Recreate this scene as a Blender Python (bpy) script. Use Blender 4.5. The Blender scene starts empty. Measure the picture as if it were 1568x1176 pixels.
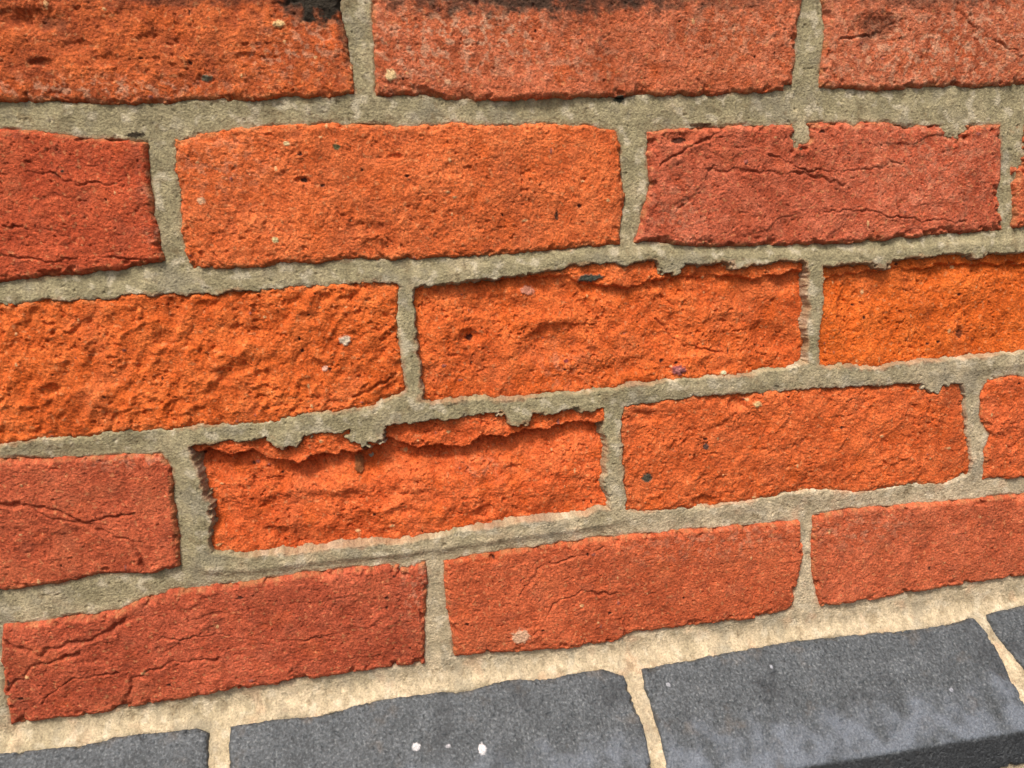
import bpy, math, numpy as np, time
from mathutils import Matrix, Vector
# ---------------------------------------------------------------- camera survey (units mm, wall datum = joint under top visible course)
CX,CY=784.,588.
pts=[(560,165,-112.5,0),(1238,155,112.5,0),(240,183,-225,0),(965,170,0,0),(1541,158,225,0),
(272,425,-225,-75),(962,393,0,-75),(1545,368,225,-75),(618,420,-112.5,-75),(1250,387,112.5,-75),
(630,623,-112.5,-150),(1245,578,112.5,-150),(278,675,-225,-150),(938,610,0,-150),(1487,568,225,-150),
(300,868,-225,-225),(945,800,0,-225),(1493,757,225,-225),(665,855,-112.5,-225),(1237,790,112.5,-225),
(683,1015,-112.5,-300),(1236,948,112.5,-300),(335,1088,-225,-300),(970,995,0,-300),(1497,920,225,-300)]
P=np.array(pts,float)
def axes(yaw,pitch,roll):
    cy,sy=math.cos(yaw),math.sin(yaw); cp,sp=math.cos(pitch),math.sin(pitch)
    fwd=np.array([sy*cp,cy*cp,sp]); r=np.array([cy,-sy,0.]); u=np.cross(r,fwd)
    cr,sr=math.cos(roll),math.sin(roll)
    return r*cr+u*sr, -r*sr+u*cr, fwd
def proj(p,X):
    r,u,f=axes(*p[3:6]); D=X-p[:3]; d=D@f
    return np.stack([CX+p[6]*(D@r)/d, CY-p[6]*(D@u)/d],-1)
X=np.stack([P[:,2],0*P[:,2],P[:,3]],-1)
def res(p):
    return np.concatenate([(proj(p,X)-P[:,:2]).ravel(),[(p[6]-1180)/12.]])
p=np.array([-20,-420,-60,0.05,-0.2,0.05,1180.])
lam=1.
for it in range(200):
    r0=res(p); J=np.zeros((len(r0),7))
    for i in range(7):
        h=1e-5*max(1,abs(p[i])); q=p.copy(); q[i]+=h; J[:,i]=(res(q)-r0)/h
    A=J.T@J; s=np.linalg.solve(A+lam*np.diag(np.diag(A)),-J.T@r0)
    if (res(p+s)**2).sum()<(r0**2).sum(): p=p+s; lam*=0.3
    else: lam*=5
    lam=min(max(lam,1e-9),1e9)
TB=302.; SL=70.; NOSE=24.
ALPHA=math.radians(45)
R_,U_,F_=axes(*p[3:6]); POS=p[:3]; FP=p[6]
def unproj(px,py):
    d=R_*(px-CX)/FP-U_*(py-CY)/FP+F_
    k=-POS[1]/d[1]; X=POS+k*d
    if X[2]>-TB: return (X[0],-X[2])
    n=np.array([0,-math.cos(ALPHA),math.sin(ALPHA)]); o=np.array([0,0,-TB])
    k=((o-POS)@n)/(d@n); X=POS+k*d
    s=(X-o)@np.array([0,-math.sin(ALPHA),-math.cos(ALPHA)])
    return (X[0],TB+s)
# ---------------------------------------------------------------- noise
F32=np.float32
rngp=np.random.RandomState(7); PERM=rngp.permutation(256).astype(np.int32); PERM=np.concatenate([PERM,PERM])
GA=rngp.rand(256)*2*np.pi; GX,GY=np.cos(GA).astype(F32),np.sin(GA).astype(F32)
def perlin(x,y,seed=0):
    x=(x+F32((seed*17.31)%200)).astype(F32); y=(y+F32((seed*9.77)%200)).astype(F32)
    fx=np.floor(x); fy=np.floor(y); xi=fx.astype(np.int32)&255; yi=fy.astype(np.int32)&255; xf=x-fx; yf=y-fy
    u=xf*xf*xf*(xf*(xf*6-15)+10); v=yf*yf*yf*(yf*(yf*6-15)+10)
    A=PERM[xi]; Bb=PERM[(xi+1)&255]
    def g(P_,dx,dy):
        h=PERM[P_+((yi+dy)&255)]
        return GX[h]*(xf-dx)+GY[h]*(yf-dy)
    a=g(A,0,0);b=g(Bb,1,0);c=g(A,0,1);d=g(Bb,1,1)
    a=a+u*(b-a); c=c+u*(d-c)
    return (a+v*(c-a))*F32(1.5)
def fbm(x,y,sc,octv=3,seed=0,gain=.5):
    s=0;a=1.;t=0
    for i in range(octv):
        s=s+F32(a)*perlin(x/F32(sc),y/F32(sc),seed+i*3+1); t+=a; a*=gain; sc=sc*.5
    return s*F32(1.3/t)
def sst(a,b,x):
    k=np.clip((x-a)/(b-a),0,1); return k*k*(3-2*k)
def lin(c):
    c=np.array(c)/255.; return np.where(c<.04045,c/12.92,((c+.055)/1.055)**2.4)
def C(*c): return lin(c)*np.array([.95,1.24,1.10])     # clay pigments
def CM(*c): return lin(c)*np.array([.99,.95,.97])      # lime mortar pigments
def CB(*c): return lin(c)*.60                          # engineering brick pigments
# ---------------------------------------------------------------- bricks
class W(tuple): pass
def w(u,v): return W((u,-v))
def cv(lst): return [tuple(q) if isinstance(q,W) else unproj(*q) for q in lst]
B={}
B[(0,-1)]=cv([w(-332,70),w(-119,70),(520,0),(530,50),(537,100),(543,143),(500,147),(440,146),(380,152),(300,150),(235,158),(150,157),(80,152),(0,155),w(-332,5)])
B[(0,0)]=cv([w(-107,70),w(107,70),(1228,0),(1222,50),(1218,100),(1214,136),(1130,142),(1060,145),(985,143),(930,148),(850,147),(780,152),(700,150),(640,145),(577,143),(573,60),(570,0)])
B[(0,1)]=cv([w(118,70),w(332,70),w(332,5),(1568,128),(1500,132),(1440,130),(1340,137),(1258,132),(1262,90),(1268,40),(1262,0)])
B[(1,-2)]=cv([w(-443,-5),(0,197),(60,200),(120,210),(185,212),(222,218),(226,270),(235,330),(245,370),(248,398),(190,410),(120,420),(60,425),(0,432),w(-443,-70)])
B[(1,-1)]=cv([(268,213),(330,203),(380,193),(470,190),(560,188),(640,193),(700,188),(760,192),(830,190),(900,192),(945,196),(952,240),(957,300),(950,372),(890,378),(820,385),(740,390),(660,396),(590,396),(520,398),(440,403),(380,410),(295,410),(282,385),(276,330),(268,260)])
B[(1,0)]=cv([(995,202),(1050,195),(1120,192),(1215,190),(1260,186),(1330,186),(1400,190),(1470,192),(1535,190),(1537,240),(1532,300),(1538,352),(1450,358),(1380,365),(1300,372),(1200,375),(1100,378),(975,370),(985,330),(997,280),(993,235)])
B[(1,1)]=cv([(1554,195),w(443,-5),w(443,-70),(1568,345),(1556,348)])
B[(2,-1)]=cv([w(-332,-80),(0,468),(60,460),(130,460),(200,452),(300,450),(380,446),(450,440),(530,436),(600,433),(612,440),(610,490),(614,550),(622,600),(600,612),(560,625),(520,630),(470,635),(400,648),(330,652),(270,658),(200,660),(130,670),(60,675),(0,682),w(-332,-145)])
B[(2,0)]=cv([(632,440),(700,432),(780,422),(830,418),(880,406),(940,402),(1005,399),(1020,408),(1060,403),(1110,400),(1160,406),(1200,399),(1236,402),(1240,450),(1236,500),(1238,556),(1200,568),(1150,575),(1080,580),(1020,585),(960,592),(920,600),(860,605),(800,612),(730,612),(660,618),(640,612),(645,570),(636,520),(634,480)])
B[(2,1)]=cv([(1262,408),(1330,402),(1400,395),(1450,389),(1500,387),(1568,386),w(332,-80),w(332,-145),(1568,540),(1480,550),(1400,556),(1340,565),(1290,565),(1256,560),(1256,510),(1263,460)])
B[(3,-2)]=cv([w(-443,-155),(0,703),(80,703),(160,700),(245,697),(262,720),(265,770),(272,820),(273,868),(235,878),(150,882),(110,892),(50,900),(0,906),w(-443,-220)])
B[(3,-1)]=cv([(292,688),(310,682),(400,670),(450,670),(475,666),(530,662),(560,662),(600,650),(660,645),(720,636),(770,632),(790,633),(830,631),(880,626),(925,625),(930,680),(928,730),(935,780),(870,795),(800,800),(760,808),(700,818),(640,828),(580,835),(520,838),(450,848),(380,855),(322,850),(320,800),(310,750),(300,715)])
B[(3,0)]=cv([(955,622),(1000,618),(1060,608),(1120,605),(1180,600),(1250,595),(1320,592),(1390,588),(1440,588),(1478,586),(1482,640),(1488,690),(1490,728),(1450,740),(1380,745),(1320,755),(1240,752),(1180,765),(1120,772),(1060,780),(1000,785),(960,782),(957,730),(952,680)])
B[(3,1)]=cv([(1508,583),(1568,577),w(443,-155),w(443,-220),(1568,732),(1510,735),(1512,690),(1520,665),(1506,640)])
B[(4,-1)]=cv([(3,960),(60,955),(120,945),(180,940),(205,925),(240,910),(300,903),(380,893),(450,882),(540,872),(620,865),(652,862),(655,900),(650,950),(650,1018),(580,1025),(500,1038),(420,1050),(350,1058),(280,1072),(200,1085),(120,1100),(60,1105),(15,1112),(5,1060),(0,1010)])
B[(4,0)]=cv([(680,862),(720,853),(780,845),(830,838),(900,828),(980,820),(1060,813),(1140,806),(1225,800),(1232,850),(1222,900),(1215,935),(1150,950),(1090,955),(1030,965),(970,970),(940,985),(870,995),(800,1000),(740,1003),(697,1008),(690,960),(682,910)])
B[(4,1)]=cv([(1250,793),(1310,780),(1380,775),(1440,770),(1500,765),(1568,758),w(332,-230),w(332,-295),(1568,885),(1500,893),(1420,905),(1350,918),(1260,930),(1250,900),(1245,850)])
TE=TB+SL+NOSE
def ext(l):
    l=cv(l); return [(l[0][0],TE)]+l+[(l[-1][0],TE)]
B[(5,-2)]=ext([w(-443,-312),(0,1152),(60,1145),(130,1140),(165,1128),(240,1120),(300,1113),(318,1120),(316,1176)])
B[(5,-1)]=ext([(350,1176),(352,1110),(420,1100),(480,1095),(520,1085),(560,1075),(640,1062),(720,1055),(775,1040),(830,1038),(880,1030),(920,1022),(955,1032),(965,1060),(985,1110),(998,1176)])
B[(5,0)]=ext([(1022,1176),(1008,1110),(988,1050),(984,1022),(1040,1012),(1100,1000),(1160,990),(1250,975),(1340,968),(1420,960),(1490,945),(1510,965),(1535,1010),(1568,1075)])
B[(5,1)]=ext([(1568,1020),(1530,975),(1512,938),(1568,925),w(443,-308)])
FINE=set(B)
rr=np.random.RandomState(3)
for r in range(-8,7):
    off=-112.5 if r%2==0 else 0.
    for k in range(-6,6):
        if (r,k) in B: continue
        a=off+225*k+5; b=a+215
        if r<=4: t0,t1=75*(r-1)+5,75*r-5
        elif r==5: t0,t1=TB+6,TE
        else: t0,t1=TE+10,TE+75
        j=rr.rand(8)*2-1
        B[(r,k)]=[(a+j[0],t0+j[1]),(b+j[2],t0+j[3]),(b+j[4],t1+j[5]),(a+j[6],t1+j[7])]
def sdf(poly,x,y):
    d=np.full(x.shape,1e9,F32); ins=np.zeros(x.shape,bool); n=len(poly)
    for i in range(n):
        ax,ay=poly[i]; bx,by=poly[(i+1)%n]; ex,ey=bx-ax,by-ay
        L=ex*ex+ey*ey+1e-9
        h=np.clip(((x-F32(ax))*F32(ex)+(y-F32(ay))*F32(ey))/F32(L),0,1)
        d=np.minimum(d,(x-F32(ax)-F32(ex)*h)**2+(y-F32(ay)-F32(ey)*h)**2)
        c=((ay>y)!=(by>y))
        if abs(ey)>1e-9: ins^= c&(x<(y-ay)*ex/ey+ax)
    d=np.sqrt(d); return np.where(ins,d,-d)
def loc(px,py,rx,ry=None):
    ry=rx if ry is None else ry
    c=unproj(px,py); a=unproj(px+8,py)
    s=math.hypot(a[0]-c[0],a[1]-c[1])/8
    return c[0],c[1],rx*s,ry*s
SMEAR=[loc(*q) for q in [(1230,203,13,20),(1465,196,18,13),(1352,394,18,14),(1030,402,18,17),(1135,402,14,10),(1080,397,14,8),(440,668,28,18),(560,662,28,21),(795,632,28,18),(1437,578,26,20),(150,912,60,22),(1560,225,14,42),(905,622,18,10),(240,905,20,12),(300,780,22,34),(640,600,8,14),(1500,585,16,14),(850,626,18,9),(690,634,24,10),(380,188,16,8),(1395,184,20,8),(1310,184,14,7),(620,862,22,12),(700,838,16,10),(1170,595,16,7),(1300,570,20,8),(540,152,20,10),(1215,140,14,12),(1500,386,14,8),(960,400,12,6)]]
def near(lst,x,y,f=1.8):
    x0,x1,y0,y1=x.min(),x.max(),y.min(),y.max()
    return [q for q in lst if q[0]+q[2]*f>x0 and q[0]-q[2]*f<x1 and q[1]+q[3]*f>y0 and q[1]-q[3]*f<y1]
def dist(key,x,y,fine):
    d=sdf(B[key],x,y)
    if not fine: return d
    worn=INFO(key)['worn']
    a=.9+1.1*worn
    if key[0]>=5: a=.8
    d=d+a*fbm(x,y,10,4,31,.6)+.25*a*fbm(x,y,1.9,2,33)
    if key in FINE:
        sm=near(SMEAR,x,y)
        if sm:
            wn_=F32(.45)*fbm(x,y,4,2,37)
            for (cx,cy,rx,ry) in sm:
                q=np.sqrt(((x-cx)/rx)**2+((y-cy)/ry)**2)
                d=np.minimum(d,(q-1+wn_)*min(rx,ry))
    return d
def bi(c,c2,worn,L,und=1.,lump=1.,crs=1.): return dict(c=C(*c),c2=C(*c2),worn=worn,L=L,und=und,lump=lump,crs=crs)
base={ (0,-1):bi((176,72,38),(214,98,52),.6,-.5,.9,.7),
(0,0):bi((188,82,50),(206,104,76),.4,0,.7,.5,.4),
(0,1):bi((190,84,54),(206,112,86),.35,0,.8,.5,.7),
(1,-2):bi((184,68,40),(198,82,52),.1,0,1,.6,.7),
(1,-1):bi((212,88,44),(222,106,62),.65,-.3,.7,.6),
(1,0):bi((190,78,52),(202,98,74),.1,0,1,1,.9),
(1,1):bi((200,80,45),(198,95,68),.5,0),
(2,-1):bi((216,86,34),(226,106,54),1,-1.8,.6,1.35),
(2,0):bi((218,86,38),(228,104,54),1,-4.4,1.6,.5),
(2,1):bi((216,86,26),(226,102,44),.95,-4.8,1.3,.5),
(3,-2):bi((184,74,48),(196,88,60),.1,0,1,1,.5),
(3,-1):bi((216,82,38),(226,102,58),1,-5.8,1.8,.45),
(3,0):bi((208,82,38),(220,100,56),.85,-1.8,.9,.8),
(3,1):bi((205,82,40),(214,92,54),.6,-.8),
(4,-1):bi((178,70,46),(192,84,60),.1,.3,1,1,.8),
(4,0):bi((194,79,48),(204,92,60),.15,0,1,1,.5),
(4,1):bi((196,83,53),(206,97,68),.15,0,1,1,.4)}
_ic={}
def INFO(key):
    if key in base: return base[key]
    if key in _ic: return _ic[key]
    r=np.random.RandomState((key[0]+20)*50+key[1]+20)
    if key[0]>=5: d=dict(c=CB(80,85,87),c2=CB(120,125,128),worn=0,L=0,blk=1)
    else:
        q=r.rand(); d=bi((175+40*q,70+20*q,46-10*q),(195+30*q,92+10*q,62-6*q),q*.9,-2*q*q)
    _ic[key]=d; return d
CR=[ (1,0,[(1015,250),(1060,222),(1112,198)],1.6),(1,0,[(1085,262),(1160,262),(1235,266),(1292,282)],1.5),(1,0,[(1040,320),(1068,295),(1092,256)],1.3),
(1,0,[(1342,218),(1368,262),(1378,340)],1.1),(1,0,[(1260,325),(1310,322),(1390,335),(1480,340)],1.2),(1,0,[(1180,235),(1235,262),(1300,262),(1380,250)],1.2),
(3,-2,[(0,772),(70,778),(128,800),(205,832),(222,872)],2.4),(3,-2,[(40,775),(95,800),(150,798),(205,788)],1.6),
(4,-1,[(5,985),(62,1003),(105,985),(150,978),(200,945)],2.6),(4,-1,[(10,1062),(48,1022),(100,1006),(118,1000)],2.4),(4,-1,[(190,1078),(204,1040),(262,1014),(340,1008)],1.8),
(4,-1,[(240,980),(330,972),(420,985),(520,972)],1.2),(4,-1,[(60,1075),(110,1040),(180,1030)],1.4),
(4,0,[(795,912),(828,868),(860,858),(925,838)],1.5),(4,0,[(822,972),(846,925),(890,905),(945,912)],1.4),(4,0,[(955,925),(958,968)],1.2),
(1,-2,[(0,268),(60,262),(120,284),(190,278)],1.2),(1,-2,[(0,345),(60,350),(105,362)],1.0),(1,-2,[(20,395),(90,400),(150,395),(240,400)],1.2),
(0,1,[(1290,60),(1335,55),(1370,35)],1.8),(0,1,[(1470,20),(1520,60),(1568,85)],1.2),
(2,0,[(1010,490),(1035,520),(1070,535),(1110,540)],1.5),(2,-1,[(540,610),(585,590),(612,570)],2.)]
CRL=[((a,b),cv(l),wd) for a,b,l,wd in CR]
# scarps: the face has come away below this line; drop (mm), length over which it recovers, lip height
SCARP=[((3,-1),cv([(296,692),(345,696),(385,696),(420,706),(458,712),(476,698),(515,700),(560,690),(590,676),(650,686),(705,686),(735,672),(800,664),(870,650),(928,646)]),6.2,12.,2.8),
((2,0),cv([(634,440),(700,432),(770,424),(850,422),(900,434),(960,438),(1010,428),(1090,424),(1160,426),(1238,414)]),2.6,10.,1.2),
((2,1),cv([(1258,432),(1290,422),(1330,414),(1400,412),(1480,404),(1568,404)]),2.4,9.,.8)]
def pd(line,x,y):
    d=np.full(x.shape,1e9,F32)
    for (ax,ay),(bx,by) in zip(line[:-1],line[1:]):
        ex,ey=bx-ax,by-ay; h=np.clip(((x-ax)*ex+(y-ay)*ey)/(ex*ex+ey*ey),0,1)
        d=np.minimum(d,np.hypot(x-ax-ex*h,y-ay-ey*h))
    return d
DENT=[loc(*q[:4])+(q[4],) for q in [
(470,722,26,14,2.4),(600,702,50,16,2.),(690,700,30,12,1.6),(420,760,60,16,-1.8),(520,752,50,14,-2.2),
(352,790,14,30,1.8),(560,790,60,26,-1.6),(700,765,60,35,-1.6),(450,800,60,30,-1.6),(840,740,60,36,-1.8),(650,740,60,18,-2.4),(900,700,20,40,-1),(790,730,20,16,1.6),(610,790,16,12,1.2),(740,790,20,10,1.2),(420,820,24,10,1),
(850,530,46,30,2.6),(850,490,50,10,-1.2),(720,518,14,11,2.4),(1010,500,36,30,1.8),(1180,520,40,26,1.6),(760,470,50,18,1.6),(930,520,26,40,-1.6),(1090,470,50,24,-1.2),(1080,550,60,12,-1.),(690,560,40,26,-1),(980,560,30,14,1.2),
(1305,480,16,40,2.4),(1480,512,10,10,1.8),(1420,470,60,14,-1),(75,600,16,11,2.2),(580,580,34,22,-1.8),(370,540,26,13,-1.6),(405,575,12,9,1.6),(150,600,60,30,-1),(340,575,20,12,1.2),(480,560,16,14,1.2),(250,520,18,12,1.2),
(1080,770,20,9,2.2),(1130,617,11,13,2.8),(990,640,30,10,1.4),(575,382,22,14,1.6),(465,275,10,5,1.4),(385,330,7,7,1.2),(605,240,12,6,1.4),(330,210,30,8,1),(560,350,24,12,1),(700,260,30,14,.8),
(60,30,40,20,1.8),(60,95,22,8,1.8),(110,70,30,10,1.2),(20,25,30,14,1.4),(315,120,14,6,1.4),(500,40,34,24,1.8),(1340,45,34,22,1.8),(1060,540,20,9,1.2),(930,150,10,8,1.2),(160,90,20,10,1),(240,60,30,12,1),(380,90,20,8,1),(1045,212,24,10,1.4)]]
SPOT=[loc(*q[:4])+((C if i_<28 or i_>33 else CM)(*q[4]),q[5]) for i_,q in enumerate([
(427,36,9,6,(225,165,120),.5),(598,115,9,8,(225,170,130),.5),(438,220,5,4,(225,175,135),.3),(528,522,8,8,(205,165,150),.7),(810,445,11,7,(215,125,105),.8),
(1042,568,11,7,(150,75,80),.8),(422,368,5,5,(220,175,130),.3),(308,308,6,6,(220,150,120),.3),(515,225,6,5,(95,80,55),0),(992,733,8,7,(86,70,60),-.6),
(797,974,14,12,(228,160,135),.3),(905,426,20,6,(75,68,62),1.2),(315,118,9,5,(120,105,90),.4),(465,275,6,4,(70,40,35),-.4),(550,716,8,16,(150,80,48),1.4),
(1160,620,7,5,(222,165,120),.6),(720,518,6,5,(80,30,20),-.8),(1480,512,6,6,(120,50,25),-.5),(1083,685,4,5,(95,60,55),0),(1112,572,5,3,(230,205,175),.3),
(853,330,3,7,(80,42,30),-.4),(685,125,5,4,(225,150,120),.2),(497,565,5,4,(225,155,140),.4),(560,690,6,10,(110,52,32),0),(870,555,4,3,(150,60,60),0),(1042,568,5,4,(180,100,100),.3),
(950,150,9,6,(50,45,38),.8),(205,205,14,5,(60,45,35),.3),
(637,1142,6,6,(210,210,207),.3),(686,1141,4,3,(180,180,180),.2),(738,1146,6,8,(210,210,207),.3),(1022,1047,3,3,(160,165,168),.2),(1180,1020,2,3,(150,155,160),.2),(1455,1055,3,3,(150,155,160),.2),
(95,262,3,3,(60,45,40),0),(1040,215,12,4,(80,38,28),-.6),(1075,190,24,3,(80,50,35),-.2)])]
SOOT=[loc(*q[:4])+(q[4],) for q in [(490,-6,46,36,1.),(528,48,14,22,.6),(455,10,20,18,.6),(740,-26,190,42,.75),(900,-16,160,34,.7),(1345,40,28,18,.5),(1330,62,12,10,.4),(1430,-24,120,30,.5),(80,35,22,10,.45),(60,92,18,6,.3),(240,-30,300,34,.5),(1100,-24,160,34,.45)]]
BLOOM=[loc(*q[:4])+(q[4],) for q in [(740,50,90,50,.9),(620,80,60,60,.6),(1110,50,90,40,.45),(1380,80,130,50,.65),(1520,50,80,60,.55),(470,60,50,40,.5),(140,135,170,16,.7),(1430,250,120,70,.3),(1040,330,50,50,.3),(900,100,60,30,.4),(340,250,60,40,.35),(235,330,12,60,.5),(640,900,22,50,.45),(1100,830,120,20,.35),(1330,810,60,20,.4),(200,705,60,10,.5),(420,90,60,20,.4),(860,560,30,30,.3),(740,720,30,20,.3)]]
def sl_(cx,cy,rx,ry,x,y): return ((x-cx)/rx)**2+((y-cy)/ry)**2
def mixc(col,m,c): m=m[...,None]; return col*(1-m)+c*m
def brick_fields(key,x,y,d,fine):
    I=INFO(key); wn=I['worn']; sd=(key[0]*13+key[1]*7)%97+40
    n=fbm
    low=n(x,y,55,2,sd)
    gr=n(x,y,1.5,2,sd+1,.7) if fine else 0*x
    gm=n(x,y,4.2,2,sd+2)
    mid=n(x,y,14,3,sd+3)
    if I.get('blk'):
        h=.5*low+.18*gr+.12*gm+.25*mid
        chip=sst(.05,.5,n(x,y,10,3,sd+30,.6))
        e=np.clip(2.2+2*chip-d,0,4); h=h-e*e*.22
        pit=sst(.45,.7,n(x,y,3,1,sd+5)); h-=.4*pit
        k=np.clip(.42+.8*gr+.3*mid+.35*gm,0,1)[...,None]
        col=I['c']*(1-k)+I['c2']*k
        col=mixc(col,sst(.45,.75,n(x,y,1.5,1,sd+6)+.25*mid)*.4,CB(175,180,180))
        col=mixc(col,sst(.4,.7,n(x,y,1.8,1,sd+8)-.2*mid)*.4,CB(52,54,56))
        col=mixc(col,sst(.05,.6,n(x,y,30,4,sd+7,.6))*.55,CB(58,61,63))
        col=mixc(col,sst(.1,.6,n(x,y,18,4,sd+19,.6)+.5*sst(18,0,y-TB)-.2)*.25,CB(150,132,112))
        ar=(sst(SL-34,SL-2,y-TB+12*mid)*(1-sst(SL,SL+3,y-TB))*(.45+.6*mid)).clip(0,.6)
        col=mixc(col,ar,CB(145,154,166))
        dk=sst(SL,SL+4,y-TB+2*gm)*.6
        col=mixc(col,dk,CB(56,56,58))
    else:
        a=math.radians(-38); xr=x*math.cos(a)-y*math.sin(a); yr=x*math.sin(a)+y*math.cos(a)
        wx=4*n(x,y,10,2,sd+8)
        pk=sst(-.3,.4,n(x,y,22,2,sd+27))          # where the face is rough rather than rubbed
        lump=perlin((xr+wx)/6.2,(yr+wx)/11.,sd+9); lump2=perlin((xr+wx)/3.1,(yr)/5.,sd+10)
        pit=sst(.34,.56,n(x,y,3.0,2,sd+11)+.15*mid)
        tr=n(x,y,30,3,sd+25,.4)*2.; fr=tr-np.floor(tr); ter=np.floor(tr)+sst(.25,.75,fr)
        big=n(x,y,19,2,sd+29,.4)
        hw=1.3*low+.65*mid*I['und']+.9*big*I['und']+(1.1*lump+.5*lump2*(.3+.6*pk))*I['lump']+.30*gr+.32*gm*(.2+.9*pk)-1.*pit*(.2+.8*pk)+.5*I['und']*(ter-tr)
        w1=7*n(x,y,26,3,sd+12); w2=5*n(x,y,18,2,sd+13)
        nn=perlin((x+w1)/30.,(y+.22*x+w2)/8.5,sd+14)
        mk=sst(-.05,.4,n(x,y,40,2,sd+15))*I['crs']
        crease=np.exp(-(nn/.08)**2)*mk
        nn2=perlin((x+w2)/14.,(y+.2*x+w1)/4.4,sd+16); mk2=sst(.15,.5,n(x,y,24,2,sd+17))*I['crs']
        crease2=np.exp(-(nn2/.1)**2)*mk2
        pit2=sst(.46,.7,n(x,y,2.6,2,sd+26))
        hs=.9*low+.5*mid+.4*big+.18*gr+.19*gm-.35*crease-.18*crease2+.5*np.tanh(nn/.25)*mk+.22*np.tanh(nn2/.3)*mk2-.65*pit2
        f=np.clip(wn+.55*n(x,y,18,3,sd+18)*(1 if wn<.95 else 0),0,1)
        h=hw*f+hs*(1-f)
        cav=0*x
        if fine and any(kk==key for kk,_,_ in CRL):
            wx_=2.2*n(x,y,8,3,61); wy_=2.2*n(x,y,7,3,67); md=np.clip(.65+.9*n(x,y,16,2,69),.12,1.3)
            for kk,line,wd in CRL:
                if kk!=key: continue
                q=pd(line,x+wx_,y+wy_)
                s=wd*.42*(.6+.6*md)
                h-=wd*.95*md*np.exp(-(q/s)**2); h+=.4*md*np.exp(-(q/(s*4.5))**2); cav=cav+md*np.exp(-(q/s)**2)
        if fine:
            for kk,line,dp,ln,up in SCARP:
                if kk!=key: continue
                lx=[q[0] for q in line]; ly=[q[1] for q in line]
                s=y-np.interp(x,lx,ly)+3.2*n(x,y,12,4,63,.6)
                am=np.clip(.85+.9*n(x,y*.3,24,2,65),.15,1.35)
                st_=sst(-.6,1.1,s)
                h+=-dp*am*st_*np.exp(-np.clip(s,0,99)/ln)+up*am*(1-st_)
        dn=near(DENT,x,y) if fine else []
        if dn:
            xw=x+2.4*n(x,y,9,3,71); yw=y+1.8*n(x,y,7,3,73)
            for cx,cy,rx,ry,dp in dn:
                q=sl_(cx,cy,rx,ry,xw,yw)
                h-=dp*(np.exp(-q*1.1) if dp<0 else sst(1.5,.1,q)*.9)
        chip=sst(.05,.45,n(x,y,10,3,sd+30,.6))
        R=2.4+4.2*chip*(1-.4*wn); e=np.clip(R-d,0,R); h=h-e*e/R*.72*(1-.5*wn)
        h=h+I['L']
        k=np.clip(.35+.5*mid+.35*gm+.25*low,0,1)[...,None]
        col=I['c']*(1-k)+I['c2']*k
        g=(1+.28*gr+.18*gm+.18*low+.13*mid)[...,None]; col=col*g
        col=mixc(col,sst(.1,.6,n(x,y,11,3,sd+20))*(1-f)*.35,C(150,72,54))
        col=mixc(col,f*sst(.0,.6,n(x,y,16,3,sd+21))*.35,C(222,86,24))
        col=mixc(col,sst(.1,.6,n(x,y,30,3,sd+28))*.2,C(206,104,70))
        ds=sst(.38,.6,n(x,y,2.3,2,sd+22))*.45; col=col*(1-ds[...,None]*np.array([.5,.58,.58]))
        col=mixc(col,sst(.42,.65,n(x,y,2.6,2,sd+23))*.35,C(232,146,102))
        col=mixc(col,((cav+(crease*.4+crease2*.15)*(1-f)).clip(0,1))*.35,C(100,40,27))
        col=mixc(col,sst(3.,.0,d)*sst(-.2,.4,n(x,y,5,2,sd+24))*.45,C(178,118,80))
        if fine:
            bl=near(BLOOM,x,y,2.5)
            if bl:
                f1=sst(-.05,.4,n(x,y,5,3,81,.7)); 
                for cx,cy,rx,ry,a_ in bl: col=mixc(col,np.exp(-sl_(cx,cy,rx*1.2,ry*1.2,x,y))*a_*f1*.8,C(214,148,124))
            so_=near(SOOT,x,y,2.5)
            if so_:
                f2=.75*n(x,y,7,4,83,.65)
                for cx,cy,rx,ry,a_ in so_:
                    m=sst(1.35,.65,np.sqrt(sl_(cx,cy,rx,ry,x,y))+f2)*a_
                    col=mixc(col,m,C(56,42,35)); h=h-.4*m
    rs=np.random.RandomState(sd*31+5)
    if fine and not I.get('blk'):
        xs=[q[0] for q in B[key]]; ys=[q[1] for q in B[key]]
        gx,gy=x[0],y[:,0]
        for i in range(22+int(22*wn)):
            cx=rs.uniform(min(xs),max(xs)); cy=rs.uniform(min(ys),max(ys)); r_=.3+.9*rs.rand()**2; t_=rs.rand(); e_=rs.uniform(.6,1.4)
            j0,j1=np.searchsorted(gx,[cx-3,cx+3]); i0,i1=np.searchsorted(gy,[cy-3,cy+3])
            if j1-j0<2 or i1-i0<2: continue
            s=(slice(i0,i1),slice(j0,j1))
            m=sst(1.2,.7,np.sqrt(sl_(cx,cy,r_*e_,r_/e_,x[s],y[s]))+.5*gr[s])
            cc=C(226,152,110) if t_<.45 else (C(90,42,32) if t_<.8 else C(165,84,76))
            h[s]+=m*(.25 if t_<.45 else (-.7 if t_<.8 else .3)); col[s]=mixc(col[s],m,cc)
    if fine:
        sp=near(SPOT,x,y)
        if sp:
            f3=.5*n(x,y,2.5,3,91,.7)
            for cx,cy,rx,ry,cc,bp in sp:
                m=sst(1.15,.75,np.sqrt(sl_(cx,cy,rx,ry,x,y))+f3); h=h+m*bp; col=mixc(col,m,cc)
    h=h-np.clip(-d,0,5)*4
    return h,np.clip(col,0.004,.9)
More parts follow.
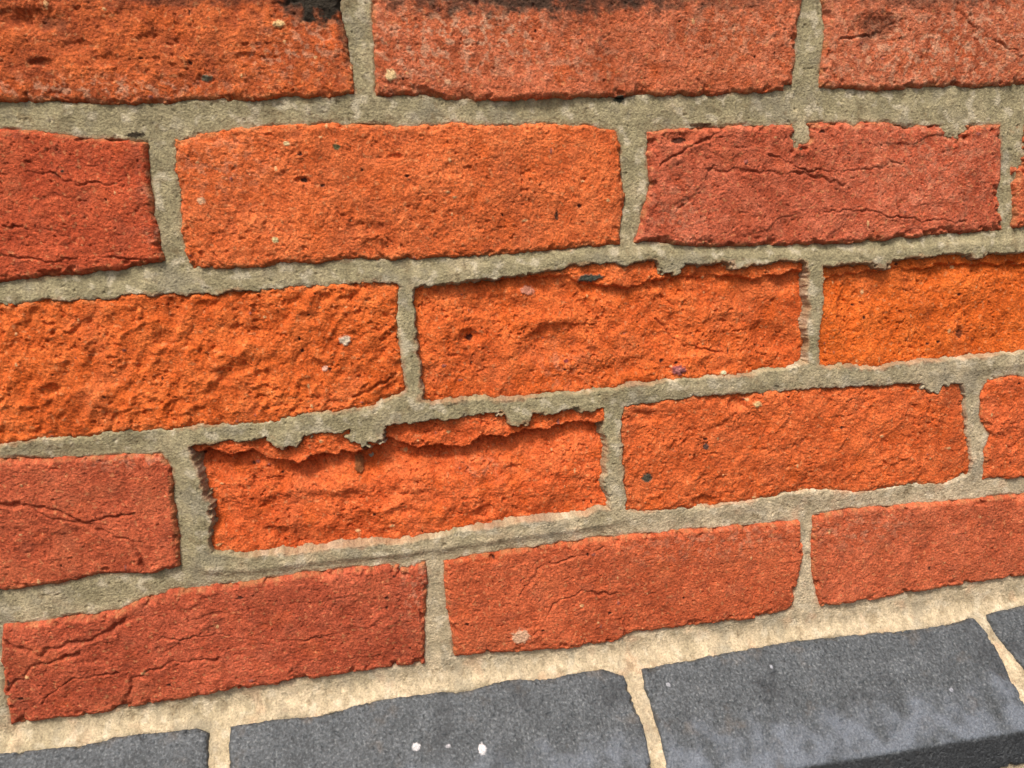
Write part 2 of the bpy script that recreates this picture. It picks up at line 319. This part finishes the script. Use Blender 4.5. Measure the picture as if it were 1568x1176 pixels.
def mortar_fields(x,y,d,Lw,fine):
    mid=fbm(x,y,13,3,101,.4); gr=fbm(x,y,1.3,2,103,.7) if fine else 0*x; gm=fbm(x,y,4,2,105); low=fbm(x,y,45,2,107); lo2=fbm(x,y,28,2,123)
    pr=sst(0,1,-Lw/3.2)
    h=-2.5+1.8*pr+.45*mid+.17*gr+.12*gm+.5*low+.6*lo2
    h-=.6*sst(.48,.75,fbm(x,y,4.5,3,109))
    h-=.8*sst(1.6,.1,-d)*(1-pr)*sst(-.3,.5,fbm(x,y,18,2,125))
    h-=np.clip(d,0,5)*4.0
    cream=np.clip(sst(110,300,y+.25*x)+.3*low+.25*mid,0,1)[...,None]
    c=CM(164,155,118)*(1-cream)+CM(205,189,154)*cream
    lt=np.clip(.3+.7*mid+.4*gm,0,1)[...,None]
    c=c*(.84+.28*lt)
    c=c*(1+.18*gr+.10*gm)[...,None]
    c=mixc(c,sst(.1,.55,fbm(x,y,8,3,111))*.45,CM(224,214,184))
    c=mixc(c,sst(.2,.6,fbm(x,y,15,3,113))*cream[...,0]*.35,CM(212,170,132))
    c=mixc(c,sst(.1,.55,fbm(x,y,6,4,115,.65))*(1-.35*cream[...,0])*.5,CM(118,109,80))
    c=mixc(c,sst(.42,.6,fbm(x,y,1.9,2,117))*.35,CM(88,80,60))
    c=mixc(c,sst(.05,.55,fbm(x,y,26,4,119,.6))*.5,CM(144,139,118))
    c=mixc(c,sst(.25,.6,fbm(x,y,10,4,127,.65))*.45,CM(122,104,72))
    c=mixc(c,sst(1.8,.0,-d+.9*gm)*.4*sst(-.3,.4,lo2)*(y<TB-4),CM(168,108,70))
    if fine:
        f3=.4*gr
        for q in [SPOT[19],SPOT[26],SPOT[27],SPOT[36]]:
            cx,cy,rx,ry,cc,bp=q
            c=mixc(c,sst(1.15,.75,np.sqrt(sl_(cx,cy,rx,ry,x,y))+f3),cc)
    return h,np.clip(c,.01,.9)
# ---------------------------------------------------------------- profile of wall section
tt=np.arange(-800,540,.25)
th=ALPHA*(sst(TB-5,TB+3,tt)-sst(TB+SL-1,TB+SL+4,tt))
py_=-np.cumsum(np.sin(th))*.25; pz_=-np.cumsum(np.cos(th))*.25
i0=np.argmin(abs(tt)); py_-=py_[i0]; pz_-=pz_[i0]
ZG=-float(np.interp(TE+78,tt,pz_))
def place(x,t,h):
    a=np.interp(t,tt,th)
    Y=np.interp(t,tt,py_)-np.cos(a)*h; Z=np.interp(t,tt,pz_)+np.sin(a)*h
    return np.stack([x,Y,Z+ZG],-1)*.001
def sheet(name,x,t,h,col,keep,mat,parent):
    ny,nx=x.shape
    idx=np.arange(ny*nx).reshape(ny,nx)
    fk=keep[:-1,:-1]|keep[1:,:-1]|keep[:-1,1:]|keep[1:,1:]
    q=np.stack([idx[:-1,:-1],idx[1:,:-1],idx[1:,1:],idx[:-1,1:]],-1)[fk]
    used=np.zeros(ny*nx,bool); used[q.ravel()]=True
    mp=np.cumsum(used)-1; q=mp[q]; co=place(x.ravel()[used],t.ravel()[used],h.ravel()[used]); cc=col.reshape(-1,3)[used]
    me=bpy.data.meshes.new(name); n=len(co); m=len(q)
    if m==0: return None
    me.vertices.add(n); me.vertices.foreach_set('co',co.astype(np.float32).ravel())
    me.loops.add(m*4); me.loops.foreach_set('vertex_index',q.astype(np.int32).ravel())
    me.polygons.add(m); me.polygons.foreach_set('loop_start',np.arange(0,m*4,4,dtype=np.int32))
    me.update(calc_edges=True)
    me.polygons.foreach_set('use_smooth',np.ones(m,bool))
    at=me.color_attributes.new('pigment','FLOAT_COLOR','POINT')
    at.data.foreach_set('color',np.concatenate([cc,np.ones((n,1))],1).astype(np.float32).ravel())
    me.materials.append(mat); me.update()
    ob=bpy.data.objects.new(name,me); bpy.context.collection.objects.link(ob); ob.parent=parent
    return ob
def mat(name,rough,gscale,gamt,bscale,bdist,spec=.25):
    m=bpy.data.materials.new(name); m.use_nodes=True; nt=m.node_tree; N=nt.nodes; L=nt.links
    b=N['Principled BSDF']; b.inputs['Roughness'].default_value=rough; b.inputs['Specular IOR Level'].default_value=spec
    at=N.new('ShaderNodeAttribute'); at.attribute_name='pigment'
    tc=N.new('ShaderNodeTexCoord')
    nz=N.new('ShaderNodeTexNoise'); nz.inputs['Scale'].default_value=gscale; nz.inputs['Detail'].default_value=3; nz.inputs['Roughness'].default_value=.7
    L.new(tc.outputs['Object'],nz.inputs['Vector'])
    mr=N.new('ShaderNodeMapRange'); mr.inputs[1].default_value=.3; mr.inputs[2].default_value=.7; mr.inputs[3].default_value=1-gamt; mr.inputs[4].default_value=1+gamt
    L.new(nz.outputs['Fac'],mr.inputs[0])
    mx=N.new('ShaderNodeVectorMath'); mx.operation='SCALE'
    L.new(at.outputs['Color'],mx.inputs[0]); L.new(mr.outputs[0],mx.inputs['Scale'])
    L.new(mx.outputs[0],b.inputs['Base Color'])
    n2=N.new('ShaderNodeTexNoise'); n2.inputs['Scale'].default_value=bscale; n2.inputs['Detail'].default_value=4; n2.inputs['Roughness'].default_value=.65
    L.new(tc.outputs['Object'],n2.inputs['Vector'])
    bp=N.new('ShaderNodeBump'); bp.inputs['Strength'].default_value=1; bp.inputs['Distance'].default_value=bdist
    L.new(n2.outputs['Fac'],bp.inputs['Height']); L.new(bp.outputs[0],b.inputs['Normal'])
    return m
m_br=mat('fired_clay',.9,1000,.34,750,.0013)
m_mo=mat('lime_mortar',.95,1000,.25,800,.001)
m_bl=mat('blue_engineering_brick',.48,900,.38,800,.0007,.4)
wall=bpy.data.objects.new('brick_wall',None); bpy.context.collection.objects.link(wall)
for key,poly in B.items():
    fine=key in FINE; st=.4 if fine else 3.
    xs=[q[0] for q in poly]; ys=[q[1] for q in poly]
    mg=2.5 if fine else 3
    x,y=np.meshgrid(np.arange(min(xs)-mg,max(xs)+mg,st).astype(F32),np.arange(min(ys)-mg,max(ys)+mg,st).astype(F32))
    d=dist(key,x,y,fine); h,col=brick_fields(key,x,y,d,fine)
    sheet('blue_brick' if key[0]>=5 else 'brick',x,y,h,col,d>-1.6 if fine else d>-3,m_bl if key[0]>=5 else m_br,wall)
def mortar(x0,x1,t0,t1,st,fine):
    x,y=np.meshgrid(np.arange(x0,x1+st*.5,st).astype(F32),np.arange(t0,t1+st*.5,st).astype(F32))
    D=np.full(x.shape,-20.,F32); Lw=np.zeros(x.shape,F32); Ww=np.full(x.shape,.01,F32)
    for key,poly in B.items():
        xs=[q[0] for q in poly]; ys=[q[1] for q in poly]; pdg=22
        j0=max(0,int((min(xs)-pdg-x0)/st)); j1=int((max(xs)+pdg-x0)/st)+1; i0=max(0,int((min(ys)-pdg-t0)/st)); i1=int((max(ys)+pdg-t0)/st)+1
        if j1<=0 or i1<=0 or j0>=x.shape[1] or i0>=x.shape[0]: continue
        s=(slice(i0,i1),slice(j0,j1)); dd=dist(key,x[s],y[s],fine); D[s]=np.maximum(D[s],dd)
        ds_=sdf(poly,x[s],y[s]) if fine else dd
        ww=np.exp(np.clip(ds_,-25,3)/4.5)*sst(-20,-10,ds_); Ww[s]+=ww; Lw[s]+=ww*INFO(key)['L']
    keep=D<2.5 if fine else D<4
    h,c=mortar_fields(x,y,D,Lw/Ww,fine)
    sheet('mortar',x,y,h,c,keep,m_mo,wall)
fx0,fx1,ft0,ft1=-340,285,-68,TE+8
mortar(fx0,fx1,ft0,ft1,.42,True)
mortar(-1340,fx0,-670,TE+80,3,False); mortar(fx1,1340,-670,TE+80,3,False)
mortar(fx0,fx1,-670,ft0,3,False); mortar(fx0,fx1,ft1,TE+80,3,False)
def box(name,x0,x1,y0,y1,z0,z1,m,parent):
    v=[(x,y,z) for x in(x0,x1) for y in(y0,y1) for z in(z0,z1)]
    f=[(0,1,3,2),(4,6,7,5),(0,4,5,1),(2,3,7,6),(0,2,6,4),(1,5,7,3)]
    me=bpy.data.meshes.new(name); me.from_pydata(v,[],f); me.update(); me.materials.append(m)
    o=bpy.data.objects.new(name,me); bpy.context.collection.objects.link(o); o.parent=parent
    bv=o.modifiers.new('b','BEVEL'); bv.width=.004; bv.segments=2; return o
def flat(name,c,c2,sc,bd):
    m=bpy.data.materials.new(name); m.use_nodes=True; nt=m.node_tree; N=nt.nodes; L=nt.links; b=N['Principled BSDF']; b.inputs['Roughness'].default_value=.9
    tc=N.new('ShaderNodeTexCoord'); nz=N.new('ShaderNodeTexNoise'); nz.inputs['Scale'].default_value=sc; nz.inputs['Detail'].default_value=8
    L.new(tc.outputs['Object'],nz.inputs['Vector']); r=N.new('ShaderNodeValToRGB'); r.color_ramp.elements[0].position=.35; r.color_ramp.elements[1].position=.65
    r.color_ramp.elements[0].color=(*c,1); r.color_ramp.elements[1].color=(*c2,1); L.new(nz.outputs['Fac'],r.inputs[0]); L.new(r.outputs[0],b.inputs['Base Color'])
    bp=N.new('ShaderNodeBump'); bp.inputs['Distance'].default_value=bd; L.new(nz.outputs['Fac'],bp.inputs['Height']); L.new(bp.outputs[0],b.inputs['Normal']); return m
zt=(ZG+672)*.001
m_core=flat('rubble_core',(.2,.18,.13),(.3,.27,.2),60,.002); m_cop=flat('coping_stone',(.28,.27,.24),(.4,.38,.33),40,.002)
box('core',-1.34,1.34,.014,.225,-.1,zt,m_core,wall)
box('coping',-1.37,1.37,-.03,.26,zt,zt+.07,m_cop,wall)
me=bpy.data.meshes.new('pavement'); me.from_pydata([(-60,-60,0),(60,-60,0),(60,60,0),(-60,60,0)],[],[(0,1,2,3)])
me.materials.append(flat('asphalt',(.04,.04,.042),(.075,.073,.07),90,.003)); g=bpy.data.objects.new('pavement',me); bpy.context.collection.objects.link(g)
# ---------------------------------------------------------------- light
dv=np.array([.32,.58,-1.02]); dv/=np.linalg.norm(dv)
sl=bpy.data.lights.new('sun','SUN'); sl.energy=3.1; sl.angle=math.radians(12); sl.color=(1,.96,.91)
so=bpy.data.objects.new('sun',sl); bpy.context.collection.objects.link(so); so.rotation_euler=Vector(dv).to_track_quat('-Z','Y').to_euler()
wd=bpy.data.worlds.new('World'); bpy.context.scene.world=wd; wd.use_nodes=True; N=wd.node_tree.nodes
sk=N.new('ShaderNodeTexSky'); sk.sky_type='NISHITA'; sk.sun_disc=False; sk.sun_elevation=math.asin(-dv[2]); sk.sun_rotation=math.atan2(-dv[0],-dv[1]); sk.dust_density=6; sk.air_density=1; sk.ozone_density=.5
wd.node_tree.links.new(sk.outputs[0],N['Background'].inputs[0]); N['Background'].inputs[1].default_value=.14
# ---------------------------------------------------------------- camera
cd=bpy.data.cameras.new('camera'); cam=bpy.data.objects.new('camera',cd); bpy.context.collection.objects.link(cam)
cd.sensor_width=36; cd.lens=FP/1568*36; cd.clip_start=.01; cd.clip_end=200
M=Matrix(((R_[0],U_[0],-F_[0],POS[0]*.001),(R_[1],U_[1],-F_[1],POS[1]*.001),(R_[2],U_[2],-F_[2],(POS[2]+ZG)*.001),(0,0,0,1)))
cam.matrix_world=M
sc=bpy.context.scene; sc.camera=cam; sc.view_settings.view_transform='Standard'; sc.view_settings.look='None'; sc.view_settings.exposure=0
